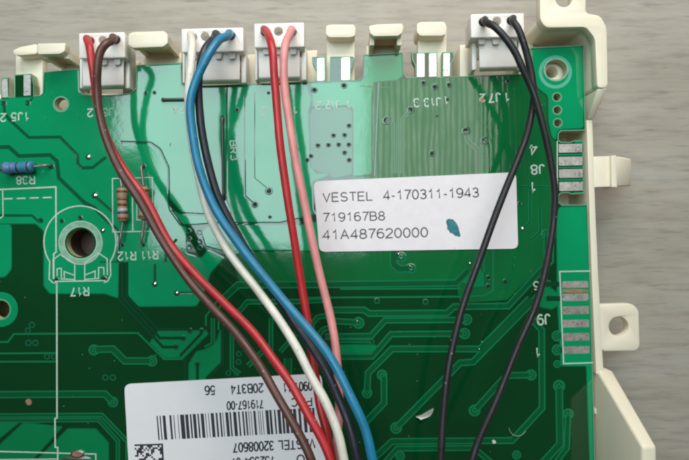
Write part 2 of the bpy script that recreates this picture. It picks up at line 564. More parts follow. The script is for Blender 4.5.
# ------------------------------------------------------------------ table
tv = [(-480, -420, 0), (480, -420, 0), (480, 420, 0), (-480, 420, 0), (-480, -420, -22), (480, -420, -22), (480, 420, -22), (-480, 420, -22)]
tf = [(0, 1, 2, 3), (7, 6, 5, 4), (0, 4, 5, 1), (1, 5, 6, 2), (2, 6, 7, 3), (3, 7, 4, 0)]
tab = mk('table_top', tv, tf, 'wood')
tab['kind'] = 'structure'
tab['label'] = 'pale grey-beige wood grain laminate table top'

# ------------------------------------------------------------------ plastic tray
tray = thing('plastic_tray', 'cream plastic housing tray holding the green circuit board', 'tray', (0, 0, 0.1))
LOW = 0.15 - ZB
def tpart(name, outer, h0, h1, r=1.5, holes=(), bev=0.35, hp=None, parent=tray, mat='cream'):
    v, f, _ = prism(rounded(outer, r) if r else outer, holes, h0, h1, hp)
    return bevel(mk(name, v, f, mat, parent), bev)
# floor under the board
tpart('tray_floor', [(-170, 96), (300, 92), (525, 88), (527, 42), (585, 40), (590, 200), (600, 640), (-170, 660)], LOW, LOW + 2.0, 0, hp=LOW + 2.0, bev=0.2)
# low side wall along the right edge of the board
tpart('side_wall', [(586.6, 120), (592.2, 120), (595.0, 205), (598.6, 285), (603.5, 374), (596.2, 374), (592.2, 285), (589.4, 205)], LOW, -0.25, 0.4, bev=0.3)
# corner bracket with screw ear
tpart('corner_bracket', [(540, -34), (586, -34), (585.5, 13.5), (600, 15.5), (606.5, 27), (607.6, 87), (597.4, 88), (595.2, 38), (586, 26.5), (546, 27.4), (540.3, 20)], 2.2, 4.3, 4.5,
      holes=[circ(564, -1.5, 8.6)], bev=0.5)
tpart('corner_wall', [(541, 15), (600, 16.2), (605.8, 27.5), (606.9, 86.6), (597.9, 87.4), (595.8, 37.6), (586.3, 26), (546, 26.8), (541, 21)], LOW, 2.4, 4.0, bev=0.1, hp=4.3)
hv, hf = hull([P(597.6, 88.6, 4.2), P(607.4, 87.6, 4.2), P(587.5, 119, 0), P(594, 119, 0)] +
              [Vector((p.x, p.y, 0.15)) for p in (P(597.6, 88.6, 4.2), P(607.4, 87.6, 4.2), P(587.5, 119, 0), P(594, 119, 0))])
bevel(mk('wall_end', hv, hf, 'cream', tray), 0.25)
# tall wall whose top edge climbs towards the bottom of the picture
w0 = [P(597.2, 375, -0.2), P(603.5, 371, -0.2)]
w1 = [P(642, 447, 14), P(657, 440, 14)]
w2 = [P(643, 640, 14), P(660, 640, 14)]
dn = lambda ps: [Vector((p.x, p.y, 0.15)) for p in ps]
w1b = [Vector((w1[0].x - 0.9, w1[0].y, 0.15)), Vector((w1[1].x, w1[1].y, 0.15))]
w2b = [Vector((w2[0].x - 0.9, w2[0].y, 0.15)), Vector((w2[1].x, w2[1].y, 0.15))]
xi, xo = w1[0].x, w1[1].x          # inner face leans out a little towards its top, outer face is upright
zi = lambda z: xi - 0.035 * (w1[0].z - z)
prof = [(w0[1].y, 0.15), (w0[1].y, ZB - 0.2), (w1[0].y, ZB + 14), (w2[0].y, ZB + 14), (w2[0].y, 0.15)]
pv = [Vector((zi(z), y, z)) for y, z in prof] + [Vector((xo, y, z)) for y, z in prof]
np_ = len(prof)
pf = [tuple(range(np_)), tuple(reversed(range(np_, 2 * np_)))] + [(i, i + np_, (i + 1) % np_ + np_, (i + 1) % np_) for i in range(np_)]
wo = mk('sloping_wall', pv, pf, 'cream', tray)
bm = bmesh.new(); bm.from_mesh(wo.data); bmesh.ops.recalc_face_normals(bm, faces=bm.faces); bm.to_mesh(wo.data); bm.free()
bevel(wo, 0.5, 3)
tpart('rib', [(594.5, 409), (599, 409), (600, 414), (594.8, 414)], LOW, -0.9, 0.5, bev=0.15)
# wall blocks behind the upper board edge; ledge and cheeks added to darken underneath
for nm, o in (('wall_block', [(37.5, 43.5), (65.5, 43), (64.5, 51), (60, 53.5), (38, 54)]),
              ('wall_block', [(128.5, 34), (133, 32), (164, 31), (167.5, 34), (167.5, 43), (163, 46.5), (133, 47.5), (128.5, 45)]),
              ('wall_block', [(369, 26), (376, 24.5), (402, 23.5), (403.5, 27), (402, 33), (398, 35.5), (374, 36), (370, 33)])):
    cap = tpart(nm, o, 3.0, 4.6, 1.6, bev=0.5)
    xs = [P(x, y, 4.6).x for x, y in o]; ys = [P(x, y, 4.6).y for x, y in o]
    x0, x1, yt, yb = min(xs) + 0.25, max(xs) - 0.25, max(ys) - 0.3, min(ys)
    cx = sum(x for x, _ in o) / len(o)
    ye = min(yb - 0.6, P(cx, 62 if cx > 100 else 75, 0).y)      # just inside the board edge
    for q0, q1, r0, r1, z0, z1, pn_ in ((x0, x1, yt - 0.9, yt, 0.15, ZB + 3.0, 'back_wall'), (x0 - 0.4, x1 + 0.4, ye, yt - 0.92, ZB - 4.6, ZB - 3.4, 'shade_ledge'),
                                    (x0, x0 + 0.8, ye + 2.2, yt - 0.92, ZB - 3.38, ZB + 2.98, 'shade_cheek'), (x1 - 0.8, x1, ye + 2.2, yt - 0.92, ZB - 3.38, ZB + 2.98, 'shade_cheek')):
        bv, bf_ = hull([Vector((x, y, z)) for x in (q0, q1) for y in (r0, r1) for z in (z0, z1)])
        c_ = mk(pn_, bv, bf_, 'cream', tray); c_.parent = cap
# latch tabs behind the edge contacts: flat tongue and raised lip
def tab_up(x0, x1, y_in, y_out, lip, hs=-1.85, hl=0.9):
    t = tpart('latch_tab', [(x0, y_in), (x1, y_in - 1), (x1, y_out), (x0, y_out + 0.7)], hs - 1.8, hs, 0.8, bev=0.25)
    l = tpart('lip', lip, hs - 2.6, hl, 2.2, bev=0.55)
    l.parent = t
    # stalk down to the floor
    s = tpart('stalk', [(x0 + 2, y_in - 0.5), (x1 - 2, y_in - 1.5), (x1 - 2, y_in - 9), (x0 + 2, y_in - 8)], LOW + 1.5, hs - 1.7, 0, bev=0.1, hp=hs)
    s.parent = t
tab_up(327, 354.5, 92, 31, [(326, 25.5), (331, 24.6), (354, 24.6), (355.6, 28), (355, 35.5), (351, 37), (329, 37), (326, 34)])
tab_up(418, 446.3, 88, 28, [(417, 23.5), (421, 22), (444.5, 21.8), (446.6, 26), (446.3, 34), (442, 35.5), (420, 35.5), (417, 32)])
tab_up(16, 42.5, 106, 50, [(13, 50.5), (20, 47), (36, 44), (37, 45), (37, 53.5), (20, 55), (14, 54)])
# latch arm on the right side, its tip bending down
t = tpart('latch_arm', [(592.5, 156.5), (611.5, 156), (612, 186.5), (592.8, 187.2)], -2.6, -0.5, 0.6, bev=0.25)
l = tpart('lip', [(611.3, 155.6), (616.3, 155.4), (617, 187), (611.8, 187)], -3.2, 0.25, 0.5, bev=0.3)
l.parent = t
hv, hf = hull([P(616.4, 156, 0.0), P(617, 186.6, 0.0), P(631, 159, -3.2), P(631, 186, -3.2), P(616.4, 156, -4.4), P(617, 186.6, -4.4), P(631, 159, -4.6), P(631, 186, -4.6)])
l = bevel(mk('bent_tip', hv, hf, 'cream', tray), 0.3); l.parent = t
# low guides of the tray beside the plugs
for gx0, gx1, gy in ((66, 80, 99), (123, 139, 97), (168, 184, 92), (240, 257, 90), (302, 317, 86), (460, 474, 80), (519, 533, 78)):
    tpart('plug_guide', [(gx0, gy), (gx1, gy - 0.7), (gx1, gy - 36), (gx0, gy - 35)], LOW, -4.5, 0.6, bev=0.3)
# screw ear with a hole
tpart('screw_ear', [(599, 304.5), (632, 303.5), (638.5, 310), (639.5, 346), (636, 350.5), (602, 351)], -2.3, -0.35, 4, holes=[circ(618.6, 326.4, 10)], bev=0.3)
# boss below the corner hole of the board
v, f, _ = prism(circ(552, 72, 15, 32), [circ(552, 72, 6.0, 24)], LOW + 1.8, -2.2, -2.2)
bevel(mk('screw_boss', v, f, 'cream', tray), 0.2)
# far walls outside the picture that close the tray
tpart('side_wall', [(-178, 60), (-170.5, 60), (-170.5, 660), (-178, 660)], LOW, 3.0, 0.5, hp=0)
tpart('side_wall', [(-178, 661), (596, 643), (596, 650), (-178, 668)], LOW, 3.0, 0.5, hp=0)

# ------------------------------------------------------------------ circuit board
board = thing('circuit_board', 'green printed circuit board with copper traces and white markings in cream tray', 'circuit board', P(300, 300, -1.6))
outline = [(-165, 102), (1, 98.5), (1.2, 78), (8.8, 77.2), (9.3, 96.8), (14.5, 96.6), (14.5, 74.6), (31.2, 73.6), (32, 74.5), (34.5, 85), (34.5, 95.5),
           (40, 95.2), (42.5, 93), (43.8, 71.8), (79.3, 68.6), (80, 90), (83, 94), (95, 95), (118, 94.4), (131, 92.5), (135.8, 88), (136.6, 65),
           (181.5, 62.6), (182.3, 84), (186, 86.2), (240, 84.2), (306, 81.6), (316.2, 81.2), (316, 70), (312.3, 62), (312, 57), (325.2, 56.6), (325.6, 81), (329.6, 80.8),
           (330, 56.6), (353, 56.4), (354.4, 58), (352.5, 66), (350.8, 72), (350.8, 80.2), (359, 79.6), (363, 76), (363.6, 54.6), (403, 52.4), (404, 73), (407, 77.4), (415.4, 77.4),
           (415.2, 66), (412.2, 60), (411.8, 52.6), (437.3, 52.2), (437.6, 77), (442.2, 76.8), (442.4, 52), (453.4, 51.8), (454, 58), (450.8, 66), (450.8, 76.6),
           (478, 75.4), (526, 73.4), (530.3, 70), (530.3, 47.4), (583.8, 45), (585.6, 129), (584, 130.6), (561, 131.2), (558.5, 134), (558.5, 140), (561, 141.8),
           (570, 142), (574, 140.2), (583.2, 139.8), (584.2, 193.6), (572, 194.4), (568, 193), (561, 193.4), (558.6, 196), (558.8, 202), (562, 204.6), (587.3, 204.4),
           (589.8, 271), (591.6, 330), (595.2, 470), (601, 628), (-165, 645)]
holes_px = [circ(61, 104, 6.4), circ(80.5, 242.8, 14.2, 40), circ(0.5, 309.5, 9.2), circ(556, 69.6, 11.0, 32, 10.0),
            circ(557, 97, 3.7, 18), circ(557.3, 110, 3.7, 18), circ(557.8, 122.8, 3.7, 18)]
v, f, mi = prism(outline, holes_px, -1.6, 0.0)
mk('laminate', v, f, ['laminate', 'fr4'], board, mi)
rb = ribbon(outline, [(-0.14, 0.012, 0), (0.14, 0.012, 0)], closed=True)
# offset inwards so the pale border lies on the board
q = [P(x, y) for x, y in outline]
ar = sum(q[i].x * q[(i + 1) % len(q)].y - q[(i + 1) % len(q)].x * q[i].y for i in range(len(q)))
sg = 1 if ar > 0 else -1
pr = [(0.02, 0.075, 0), (0.20, 0.075, 0)] if sg > 0 else [(-0.20, 0.075, 0), (-0.02, 0.075, 0)]
v, f, mi = ribbon(outline, pr, closed=True)
mk('board_border', v, f, 'border', board, mi)

# --- copper areas under the mask
ZSTEP = [0]
def zinc():
    ZSTEP[0] += 1
    return ZSTEP[0] * 0.00005
def pour(outer, holes=(), mat='pour', r=3.0, z=0.045, hrad=None, label=None):
    z += zinc() * 3
    o = rounded(outer, r, 3) if r else outer
    v, f, mi = prism(o, holes, 0.004, z)
    qq = [P(x, y) for x, y in o]
    a = sum(qq[i].x * qq[(i + 1) % len(qq)].y - qq[(i + 1) % len(qq)].x * qq[i].y for i in range(len(qq)))
    s = 1 if a > 0 else -1
    prof = [(-s * 0.17, z - 0.008, 1), (s * 0.06, z + 0.003, 1)]
    if s > 0:
        pass
    else:
        prof = prof[::-1]
    v2, f2, m2 = ribbon(o, prof, closed=True)
    # keep the sloped lip facing up
    V, Fc, I = merge((v, f, [0] * len(f)), (v2, f2, m2))
    return mk('copper_area', V, Fc, [mat, 'pour_edge'], board, I)

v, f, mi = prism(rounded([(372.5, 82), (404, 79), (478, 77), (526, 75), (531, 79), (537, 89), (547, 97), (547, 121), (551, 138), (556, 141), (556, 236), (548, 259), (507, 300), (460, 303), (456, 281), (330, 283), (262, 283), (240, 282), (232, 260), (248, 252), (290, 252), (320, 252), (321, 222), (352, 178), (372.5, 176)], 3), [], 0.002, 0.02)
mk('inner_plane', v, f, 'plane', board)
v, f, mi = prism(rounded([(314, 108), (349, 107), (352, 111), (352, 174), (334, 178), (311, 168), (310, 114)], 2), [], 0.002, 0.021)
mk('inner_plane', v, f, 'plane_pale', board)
H_R17 = circ(80.5, 242.8, 21, 40)
pour([(-160, 105), (0.5, 99.5), (10, 98), (33, 97), (41, 96.4), (44.5, 93), (45, 73), (78, 70), (78.5, 92), (83, 95.6), (96, 96.6), (119, 96), (132, 94), (137, 90), (137.8, 66.5), (180.5, 64.2), (181, 86), (186, 88),
      (226, 86.4), (226, 198), (232, 212.5), (205, 213.5), (182, 212), (170, 198), (169.4, 167), (161, 148.6), (151, 141.6), (120, 141), (120, 143.4), (150, 144), (159, 150.8), (167, 168), (167.4, 200), (169, 210), (180, 225.6),
      (186, 227), (186, 254), (202, 258), (208, 250), (224, 258), (211, 272), (202, 297), (196, 306), (138, 306.5), (130, 298), (127, 292), (127, 262), (118.5, 262), (118, 298), (105, 293.5), (50, 293.5), (44, 286), (44, 231), (36, 223.5), (-160, 225)],
     holes=[circ(61, 104, 8.5, 24), circ(80.5, 242.8, 15.2, 40)], r=2.0)
pour([(-160, 228), (9, 224), (11.5, 227), (11.5, 269), (5, 277), (-160, 280)])
pour([(227.6, 86), (306, 83.4), (311, 100), (308, 112), (310, 166), (316, 174), (330, 174), (312, 182), (313, 210), (316, 214), (280, 222), (222, 222), (196, 224), (184, 224), (172, 210), (180, 214.6), (205, 216), (233, 215), (227.6, 199)], r=1)
pour([(311.5, 83.2), (362, 81.8), (364.8, 78), (365.2, 56.5), (401.5, 54.4), (402.4, 76), (397, 80), (374, 82), (371.5, 95), (371.5, 174), (353.6, 176), (353.6, 110), (350, 105), (313, 106.5)], r=1.5)
pour([(202, 232), (208, 226.4), (228, 224.6), (280, 225), (300, 225), (318, 222), (320, 250), (300, 251), (290, 250), (248, 250), (232, 256), (222, 250), (206, 246)], mat='pour', r=2)
pour([(532.3, 49), (582, 46.8), (583.6, 128), (561, 129), (556.5, 132), (556, 140), (552, 137), (548.5, 120), (548.5, 96), (538, 88), (532.5, 78)],
     holes=[circ(556, 69.6, 11.4, 32, 10.4), circ(557, 97, 4.6, 18), circ(557.3, 110, 4.6, 18), circ(557.8, 122.8, 4.6, 18)])
pour([(560.5, 207), (586, 206.5), (588.6, 270), (590, 302), (593.6, 466), (590, 466), (586.4, 366), (561, 366), (557.5, 300), (556.5, 212)], r=1.2)
pour([(158.5, 331), (206, 331), (208, 334), (183, 357.5), (164.5, 357.5), (150, 343)], mat='pour_low', r=1)
pour([(189, 364), (196.5, 352), (211, 348), (217, 341), (220.5, 330), (220.5, 362), (207, 376), (205, 392), (189, 392)], mat='pour_low', r=1)
pour([(-160, 430), (0, 422.5), (19, 422.5), (-6, 443), (-160, 446)], mat='pour_low', r=1)
pour([(24, 422.5), (62, 427), (34, 458), (34, 640), (-160, 640), (-160, 450), (-1, 446)], mat='pour_low', r=1)
pour([(68, 429), (96, 429), (108.5, 443), (109, 640), (40, 640), (39, 458)], mat='pour_low', r=1.5)
pour([(340, 345), (374.5, 345), (377, 347), (372.5, 352), (340, 352.5)], mat='pour_low', r=1)
pour([(461.5, 282), (471, 272.5), (477, 269), (484, 272.5), (484, 286.5), (473, 287.5)], mat='pour_low', r=1)
pour([(541, 287), (549, 287), (557, 293), (559, 304), (552, 309), (541, 307), (535, 298)], mat='pour_low', r=1)
# screw-hole rings
def annulus(name, cx, cy, ro, ri, mat, z0, z1, n=36, parent=board, ko=1.0):
    v, f, mi = prism(circ(cx, cy, ro, n, ro * ko), [circ(cx, cy, ri, n, ri * ko)], z0, z1)
    return mk(name, v, f, mat, parent)
annulus('copper_ring', 0.5, 309.5, 17.5, 9.6, 'pour', 0.004, 0.045)
annulus('hole_rim', 0.5, 309.5, 10.6, 9.2, 'border', 0.01, 0.06)
annulus('hole_rim', 61, 104, 8.2, 6.5, 'border', 0.01, 0.06)
annulus('painted_glare_ring', 555.4, 72.0, 16.6, 13.2, 'ring_glare', 0.048, 0.058)  # ring painted pale for the crescent of glare around the hole
annulus('hole_rim', 556, 69.6, 12.4, 11.0, 'silk_dim', 0.05, 0.075, ko=0.93)
for cx, cy in ((557, 97), (557.3, 110), (557.8, 122.8)):
    annulus('hole_rim', cx, cy, 4.9, 3.75, 'border', 0.01, 0.06, 20)

v, f, _ = prism(circ(80.5, 242.8, 24, 32), [circ(80.5, 242.8, 14.9, 32)], -6.0, -1.65, 0)  # dark insert added under the round hole so its inside looks dark
mk('dark_insert_ring', v, f, 'insert_dark', board)
v, f, _ = prism(circ(80.5, 242.8, 24, 32), [], -7.0, -6.02, 0)
mk('dark_insert_base', v, f, 'insert_dark', board)
# --- isolation gaps cut into the copper areas (shallow V channels)
def gap(pts, w=2.6, mat='gap', name='isolation_gap'):
    w *= PX * 1.2
    v, f, mi = ribbon(pts, [(-w / 2, 0.052, 0), (0, 0.052 - (0.014 if mat == 'gap' else 0.002), 0), (w / 2, 0.052, 0)])
    v = [Vector((p.x, p.y, p.z + 0.010 + zinc())) for p in v]
    return mk(name, v, f, mat, board, mi)
gap([(4, 105), (5, 113), (9, 119), (29, 137.5), (60, 137), (77.5, 155), (78, 164), (82, 168), (93, 167.5), (106, 157)])
gap([(-40, 148), (9, 147), (19, 156), (50, 155), (57, 161), (59, 178), (85, 203), (94, 207.5), (116, 229), (118.5, 236), (118.5, 262)], 3.2)
gap([(97, 198), (114, 213)], 2.4)
gap([(-40, 215.5), (32, 215.5), (40, 222.5)], 2.2)
gap([(33, 97.5), (28, 104)], 1.6)
gap([(100, 262), (122.5, 262)], 1.0)
gap([(170.5, 143), (170, 146)], 1.0)
gap([(165.5, 262), (165.5, 252), (177, 239)], 2.2)
gap([(155, 264), (155, 283)], 2.2)
gap([(179, 293), (201, 293)], 2.4)
gap([(118.5, 299), (163, 347), (176, 347)], 2.4, 'gap_dark')
gap([(122.5, 262), (122.5, 297), (160, 338), (182, 338)], 2.4, 'gap_dark')
gap([(127, 262), (127, 296), (158, 329), (190, 329)], 2.4, 'gap_dark')
gap([(202, 333), (180, 356)], 2.2, 'gap_dark')
gap([(197.5, 366), (197.5, 384)], 2.6, 'gap_dark')
gap([(182, 362), (186, 360), (184.5, 392)], 2.6, 'gap_dark')
gap([(223, 318), (223, 363), (206, 379)], 2.4, 'gap_dark')
gap([(244.5, 96), (244.5, 172)], 1.1, 'gap_dark')
gap([(254.6, 92), (254.6, 178), (269, 190)], 1.0, 'gap')
gap([(244.8, 160), (245, 196), (253, 203)], 1.8, 'gap')
gap([(374, 176), (378, 82)], 1.8, 'gap')
gap([(544, 284), (560, 284.2)], 4, 'gap_dark')
gap([(547, 298.4), (560, 298.6)], 4, 'gap_dark')

# --- traces
def trace(pts, w=6.5):
    w *= PX
    e = min(0.24, w * 0.28)
    prof = [(-w / 2 - 0.04, 0.0440, 1), (-w / 2 + 0.05, 0.046, 1), (-w / 2 + e, 0.047, 0), (w / 2 - e, 0.047, 1), (w / 2 - 0.05, 0.046, 1), (w / 2 + 0.04, 0.0440, 1)]
    v, f, mi = ribbon(pts, prof, zoff=zinc())
    return mk('copper_trace', v, f, ['trace', 'trace_edge'], board, mi)
def line(pts, w=1.6):
    w *= PX
    v, f, mi = ribbon(pts, [(-w / 2 - 0.03, 0.0355, 0), (-w / 2 + 0.03, 0.037, 0), (w / 2 - 0.03, 0.037, 0), (w / 2 + 0.03, 0.0355, 0)], zoff=zinc())
    return mk('copper_trace', v, f, 'trace_edge', board, mi)
TR = [([(94, 349.5), (113, 349), (125, 361), (152, 361)], 7), ([(-60, 395), (105, 394), (113, 402)], 7),
      ([(-60, 416), (102, 415), (128, 442), (128, 470)], 4.4), ([(-60, 421), (99, 420), (118, 441), (118, 470)], 4),
      ([(393.5, 244), (393.5, 264), (399, 269), (411, 268.5)], 7.5), ([(399, 257), (393.5, 257)], 8),
      ([(222, 300), (238, 285), (330, 284.5), (456, 283), (468, 271)], 7),
      ([(332, 310), (364, 310), (369, 313.5), (447, 313), (454, 306.8), (508, 306), (546, 265)], 6.5),
      ([(334, 321), (358, 322.5)], 6), ([(325, 336.5), (371, 336), (385, 320.5), (466, 319.8)], 6),
      ([(325, 356.5), (372, 356.5), (391, 334.2), (464.5, 333.6)], 6), ([(367, 393), (368, 373), (392, 349), (480, 349), (530, 298)], 6.5),
      ([(382, 375), (384, 379), (384, 403), (362, 426)], 6.5), ([(396, 428), (460, 363), (473, 362), (541, 293)], 6.5),
      ([(370, 462), (392, 441.5), (512, 440.5), (542, 408), (541.5, 330), (531, 318)], 6.5), ([(382, 466), (397, 448.6), (474, 448), (500, 470)], 5.5),
      ([(474.5, 410.5), (503, 379), (508, 375.5), (531, 375)], 6.5), ([(559, 386), (560, 444), (540, 466)], 7.5), ([(568, 414), (566.5, 448), (552, 468)], 6),
      ([(466, 131), (467, 140), (478, 150), (478, 176)], 5.2), ([(484.5, 141), (482.5, 148), (482.5, 176)], 3.4), ([(484.5, 139), (490, 140.5), (491.5, 146), (491.5, 176)], 2.2),
      ([(386, 120), (393, 123), (393.5, 174)], 3.6), ([(410, 110.5), (402, 119), (402, 174)], 3.6), ([(397.7, 122), (397.7, 174)], 2.6),
      ([(213, 318), (213, 344), (205, 348)], 4), ([(232, 326), (232, 368), (240, 374)], 4),
      ([(236, 316), (247, 302), (300, 301.5), (330, 300)], 5), ([(330, 327), (322, 330), (318, 338), (318, 360)], 5), ([(331, 315), (318, 317), (312, 324), (312, 344)], 5),
      ([(271, 318), (271, 352)], 4.4), ([(280, 352), (296, 334)], 4.4), ([(288, 358), (288, 374)], 8), ([(248, 366), (262, 352)], 5),
      ([(540, 207), (540, 232), (531, 240)], 3.4), ([(520, 187), (556, 187)], 3.0), ([(530, 187), (530, 205)], 3.0), ([(521, 232), (530, 222), (530, 205)], 3.0),
      ([(546, 232), (546, 262)], 5), ([(360, 86), (390, 88)], 0.9), ([(560, 336), (557, 336)], 8), ([(562, 350), (557, 350)], 8), ([(340, 340.5), (371, 341)], 4)]
for p, w in TR:
    trace(p, w)
LN = [[(-60, 342), (8, 342), (14, 334), (138, 333), (164, 359), (182, 359), (200, 341)], [(-60, 354), (57, 353)], [(-60, 362), (57, 361.6)],
      [(300, 297.8), (460, 296.6), (485, 296), (493, 290), (493, 250)], [(484, 250), (484, 272)], [(340, 289), (461, 288.5)],
      [(338, 352.8), (372, 352.6)], [(218, 300), (206, 316), (206, 326)], [(228, 296), (219, 308), (218.5, 330)], [(553, 214), (553, 262), (545, 270)]]
for p in LN:
    line(p)

# --- vias: shared shapes
def ring_mesh(name, prof, mats, n=18):
    V, Fc, I = [], [], []
    for r, z, _ in prof:
        for k in range(n):
            a = 2 * math.pi * k / n
            V.append((r * math.cos(a) * S, r * math.sin(a) * S, z * S))
    for i in range(len(prof) - 1):
        for k in range(n):
            a, b = i * n + k, i * n + (k + 1) % n
            Fc.append((a, b, b + n, a + n)); I.append(prof[i][2])
    Fc.append(tuple(range((len(prof) - 1) * n, len(prof) * n))); I.append(prof[-1][2])
    me = bpy.data.meshes.new(name)
    me.from_pydata(V, [], Fc)
    for m in mats:
        me.materials.append(M[m])
    for p, i in zip(me.polygons, I):
        p.material_index = i; p.use_smooth = True
    return me
# unit outer radius 1 mm
pad_me = ring_mesh('via_pad', [(1.0, 0.048, 0), (0.93, 0.055, 0), (0.66, 0.057, 1), (0.45, 0.058, 0), (0.34, 0.068, 0), (0.24, 0.066, 2), (0.15, 0.055, 2)], ['trace_edge', 'trace', 'ring'])
ring_me = ring_mesh('via_ring', [(1.0, 0.05, 0), (0.86, 0.060, 0), (0.66, 0.062, 0), (0.52, 0.052, 1), (0.3, 0.05, 1)], ['ring', 'laminate'])
dot_me = ring_mesh('via_dot', [(1.0, 0.05, 0), (0.9, 0.075, 0), (0.62, 0.08, 1), (0.5, 0.05, 1)], ['gap', 'pit'])
sol_me = ring_mesh('solder_dot', [(1.0, 0.03, 0), (0.85, 0.09, 0), (0.6, 0.13, 1), (0.4, 0.22, 1), (0.2, 0.26, 1)], ['ring', 'solder'])
def via(me, x, y, r, name):
    o = link(bpy.data.objects.new(name, me))
    o.parent = board
    p = P(x, y)
    o.location = (p - ORG[board]) * S
    k = r * PX
    o.scale = (k, k, 1)
    return o
for x, y, r in [(94, 350, 5.6), (152, 361, 5.6), (113, 402, 5.4), (358.5, 323, 6), (382, 375, 5.4), (367, 393, 5.4), (396, 428, 6), (466.5, 319.6, 5.8), (464.5, 333.6, 5.8),
                (474.5, 410.5, 6), (531, 375, 5.6), (559, 386, 6.2), (568, 414, 5.6), (516.5, 455, 4.6), (557, 336, 5.6), (557, 350, 5.6), (557, 364, 4), (400, 456, 5), (411, 268.5, 5.4), (401, 257, 5.6),
                (548, 284, 4.2), (548.5, 298.5, 4.2), (546, 234, 5)]:
    via(pad_me, x, y, r, 'via_pad')
for x, y, r in [(32, 325, 3.4), (28, 330.5, 3.2), (28.5, 343, 3.4), (35.5, 343, 3.4), (47, 356.5, 3.2), (54, 356.5, 3.2), (105.5, 377.6, 3.4), (113, 377.6, 3.4), (239, 354, 3), (238.6, 362, 3), (228.5, 373, 3), (236.5, 373, 3),
                (377, 301, 3.2), (425.5, 302, 3.2), (488.6, 278, 3.2), (488.2, 286.5, 3.2), (505.5, 282.2, 3.6), (520, 203.5, 2.6), (188.5, 231, 3), (200, 232, 3), (189, 239, 3), (200, 241, 3), (189, 247, 3), (200, 247.6, 3), (371.5, 342, 3.2),
                (442, 237, 2.6), (190, 331, 3), (183.6, 338.4, 3), (176, 347, 3), (201.6, 331, 3), (197.5, 364.5, 3), (41, 220.5, 3), (62, 221, 2.6)]:
    via(ring_me, x, y, r, 'via_ring')
for x, y, r in [(318, 145.4, 2.6), (328.5, 145, 2.6), (338.7, 144.6, 2.6), (348.8, 144.6, 2.6), (333.6, 135.4, 2.6), (344.6, 135, 2.6), (349, 125.6, 2.6), (344.6, 152.6, 2.6), (349.2, 160, 2.6), (146, 93, 2.2), (154.6, 92.6, 2.2),
                (269, 191, 4), (255, 204.6, 3.6), (432, 153.6, 3.2), (410.5, 110, 4), (386.4, 120.4, 4.4), (423.4, 83, 3), (434.8, 87, 3.4), (449, 85, 3), (447, 99.6, 2.4), (437, 116, 1.4), (344, 85.6, 3.4), (314.5, 90, 3.4),
                (466, 131, 4.4), (484.5, 141, 4.2), (237, 110, 2.6), (222.8, 120, 3), (224, 197, 3.4), (4, 103.5, 3), (28, 103, 3), (80.4, 218, 2.8), (56.6, 280.4, 3.2), (104, 279, 3.2), (122, 244.6, 2.6), (143, 244.6, 2.6), (143.2, 166, 3), (52, 166.6, 2.8), (0, 169, 2.6),
                (307, 160, 2.6), (311, 156, 2.4), (268.6, 93, 1.8), (508, 81.4, 2.8), (270, 217, 2), (163.6, 100, 2.6)]:
    via(dot_me, x, y, r, 'plated_hole')
for x, y, r in [(88.5, 157, 3.2), (95, 195.4, 3.6), (103, 230.6, 2.6), (155, 284, 3.2), (177, 293, 3.2), (398.6, 254, 2), (410, 266, 1.6), (357, 321, 1.6), (470, 263.6, 2), (540.6, 105.6, 2.4), (522.6, 229, 2.4), (479, 349, 1.3), (482, 342, 1.3), (305, 303.6, 1.4)]:
    via(sol_me, x, y, r, 'solder_dot')

# --- edge contacts
def contact(poly, z=0.075):
    v, f, _ = prism(rounded(poly, 0.8, 2), [], 0.0, z)
    return mk('edge_contact', v, f, 'tin', board)
for x0, x1, y0, y1 in [(1.8, 8.4, 79, 97.5), (23.6, 30.6, 75, 95.6), (317.2, 324.4, 58, 80.6), (341.4, 349.8, 57.6, 80), (417, 424.6, 53.6, 77), (429, 436.6, 53.4, 76.6), (443.4, 450, 53.2, 76.2)]:
    contact([(x0, y0), (x1, y0 - 0.3), (x1, y1 - 0.3), (x0, y1)])
for y0, y1 in ((144, 152.6), (156.8, 165.6), (169.2, 178), (182, 191)):
    k = (y0 - 140) * 0.018
    contact([(558.6 + k, y0), (583 + k * 0.7, y0 - 0.4), (583.2 + k * 0.7, y1 - 0.4), (558.8 + k, y1)])
for y0, y1 in ((281.5, 288), (294, 301.2), (306.6, 314.4), (320, 327.6), (333.4, 341), (346.6, 354)):
    k = (y0 - 281) * 0.022
    contact([(562 + k, y0), (588 + k, y0 - 0.5), (588.2 + k, y1 - 0.5), (562.2 + k, y1)])
for y0, y1 in ((154.0, 155.6), (166.8, 168.2), (179.2, 180.8)):
    k = (y0 - 140) * 0.018
    v, f, _ = prism([(558.4 + k, y0), (584 + k * .7, y0 - .4), (584 + k * .7, y1 - .4), (558.4 + k, y1)], [], 0.0, 0.05)
    mk('mask_bridge', v, f, 'pour', board)
v, f, _ = prism([(574, 141.2), (583, 140.8), (583, 142.8), (575, 143)], [], 0.0, 0.05); mk('mask_bridge', v, f, 'pour', board)
v, f, _ = prism([(573, 192.4), (583.8, 192), (583.8, 193.4), (574, 193.8)], [], 0.0, 0.05); mk('mask_bridge', v, f, 'pour', board)
v, f, _ = prism([(562.4, 289.6), (575, 288.9), (588.2, 290), (588.3, 292.4), (575, 292.9), (562.5, 292.2)], [], 0.0, 0.09)
mk('bare_copper_strip', v, f, 'copper', board, label='exposed copper strip between two contacts')
v, f, _ = prism(rounded([(25.6, 400), (29, 398.6), (32, 402), (31, 405), (27.5, 405.4), (25.4, 402.4)], 1.2, 3), [], 0.0, 0.12)
mk('copper_speck', v, f, 'copper', board, label='orange spot of bare copper')
v, f, _ = prism(rounded([(480, 98), (483.6, 97.4), (484.6, 101), (480.6, 102.4)], 1.2, 3), [], 0.0, 0.10)
mk('copper_speck', v, f, 'copper', board, label='small orange spot beside a marking')

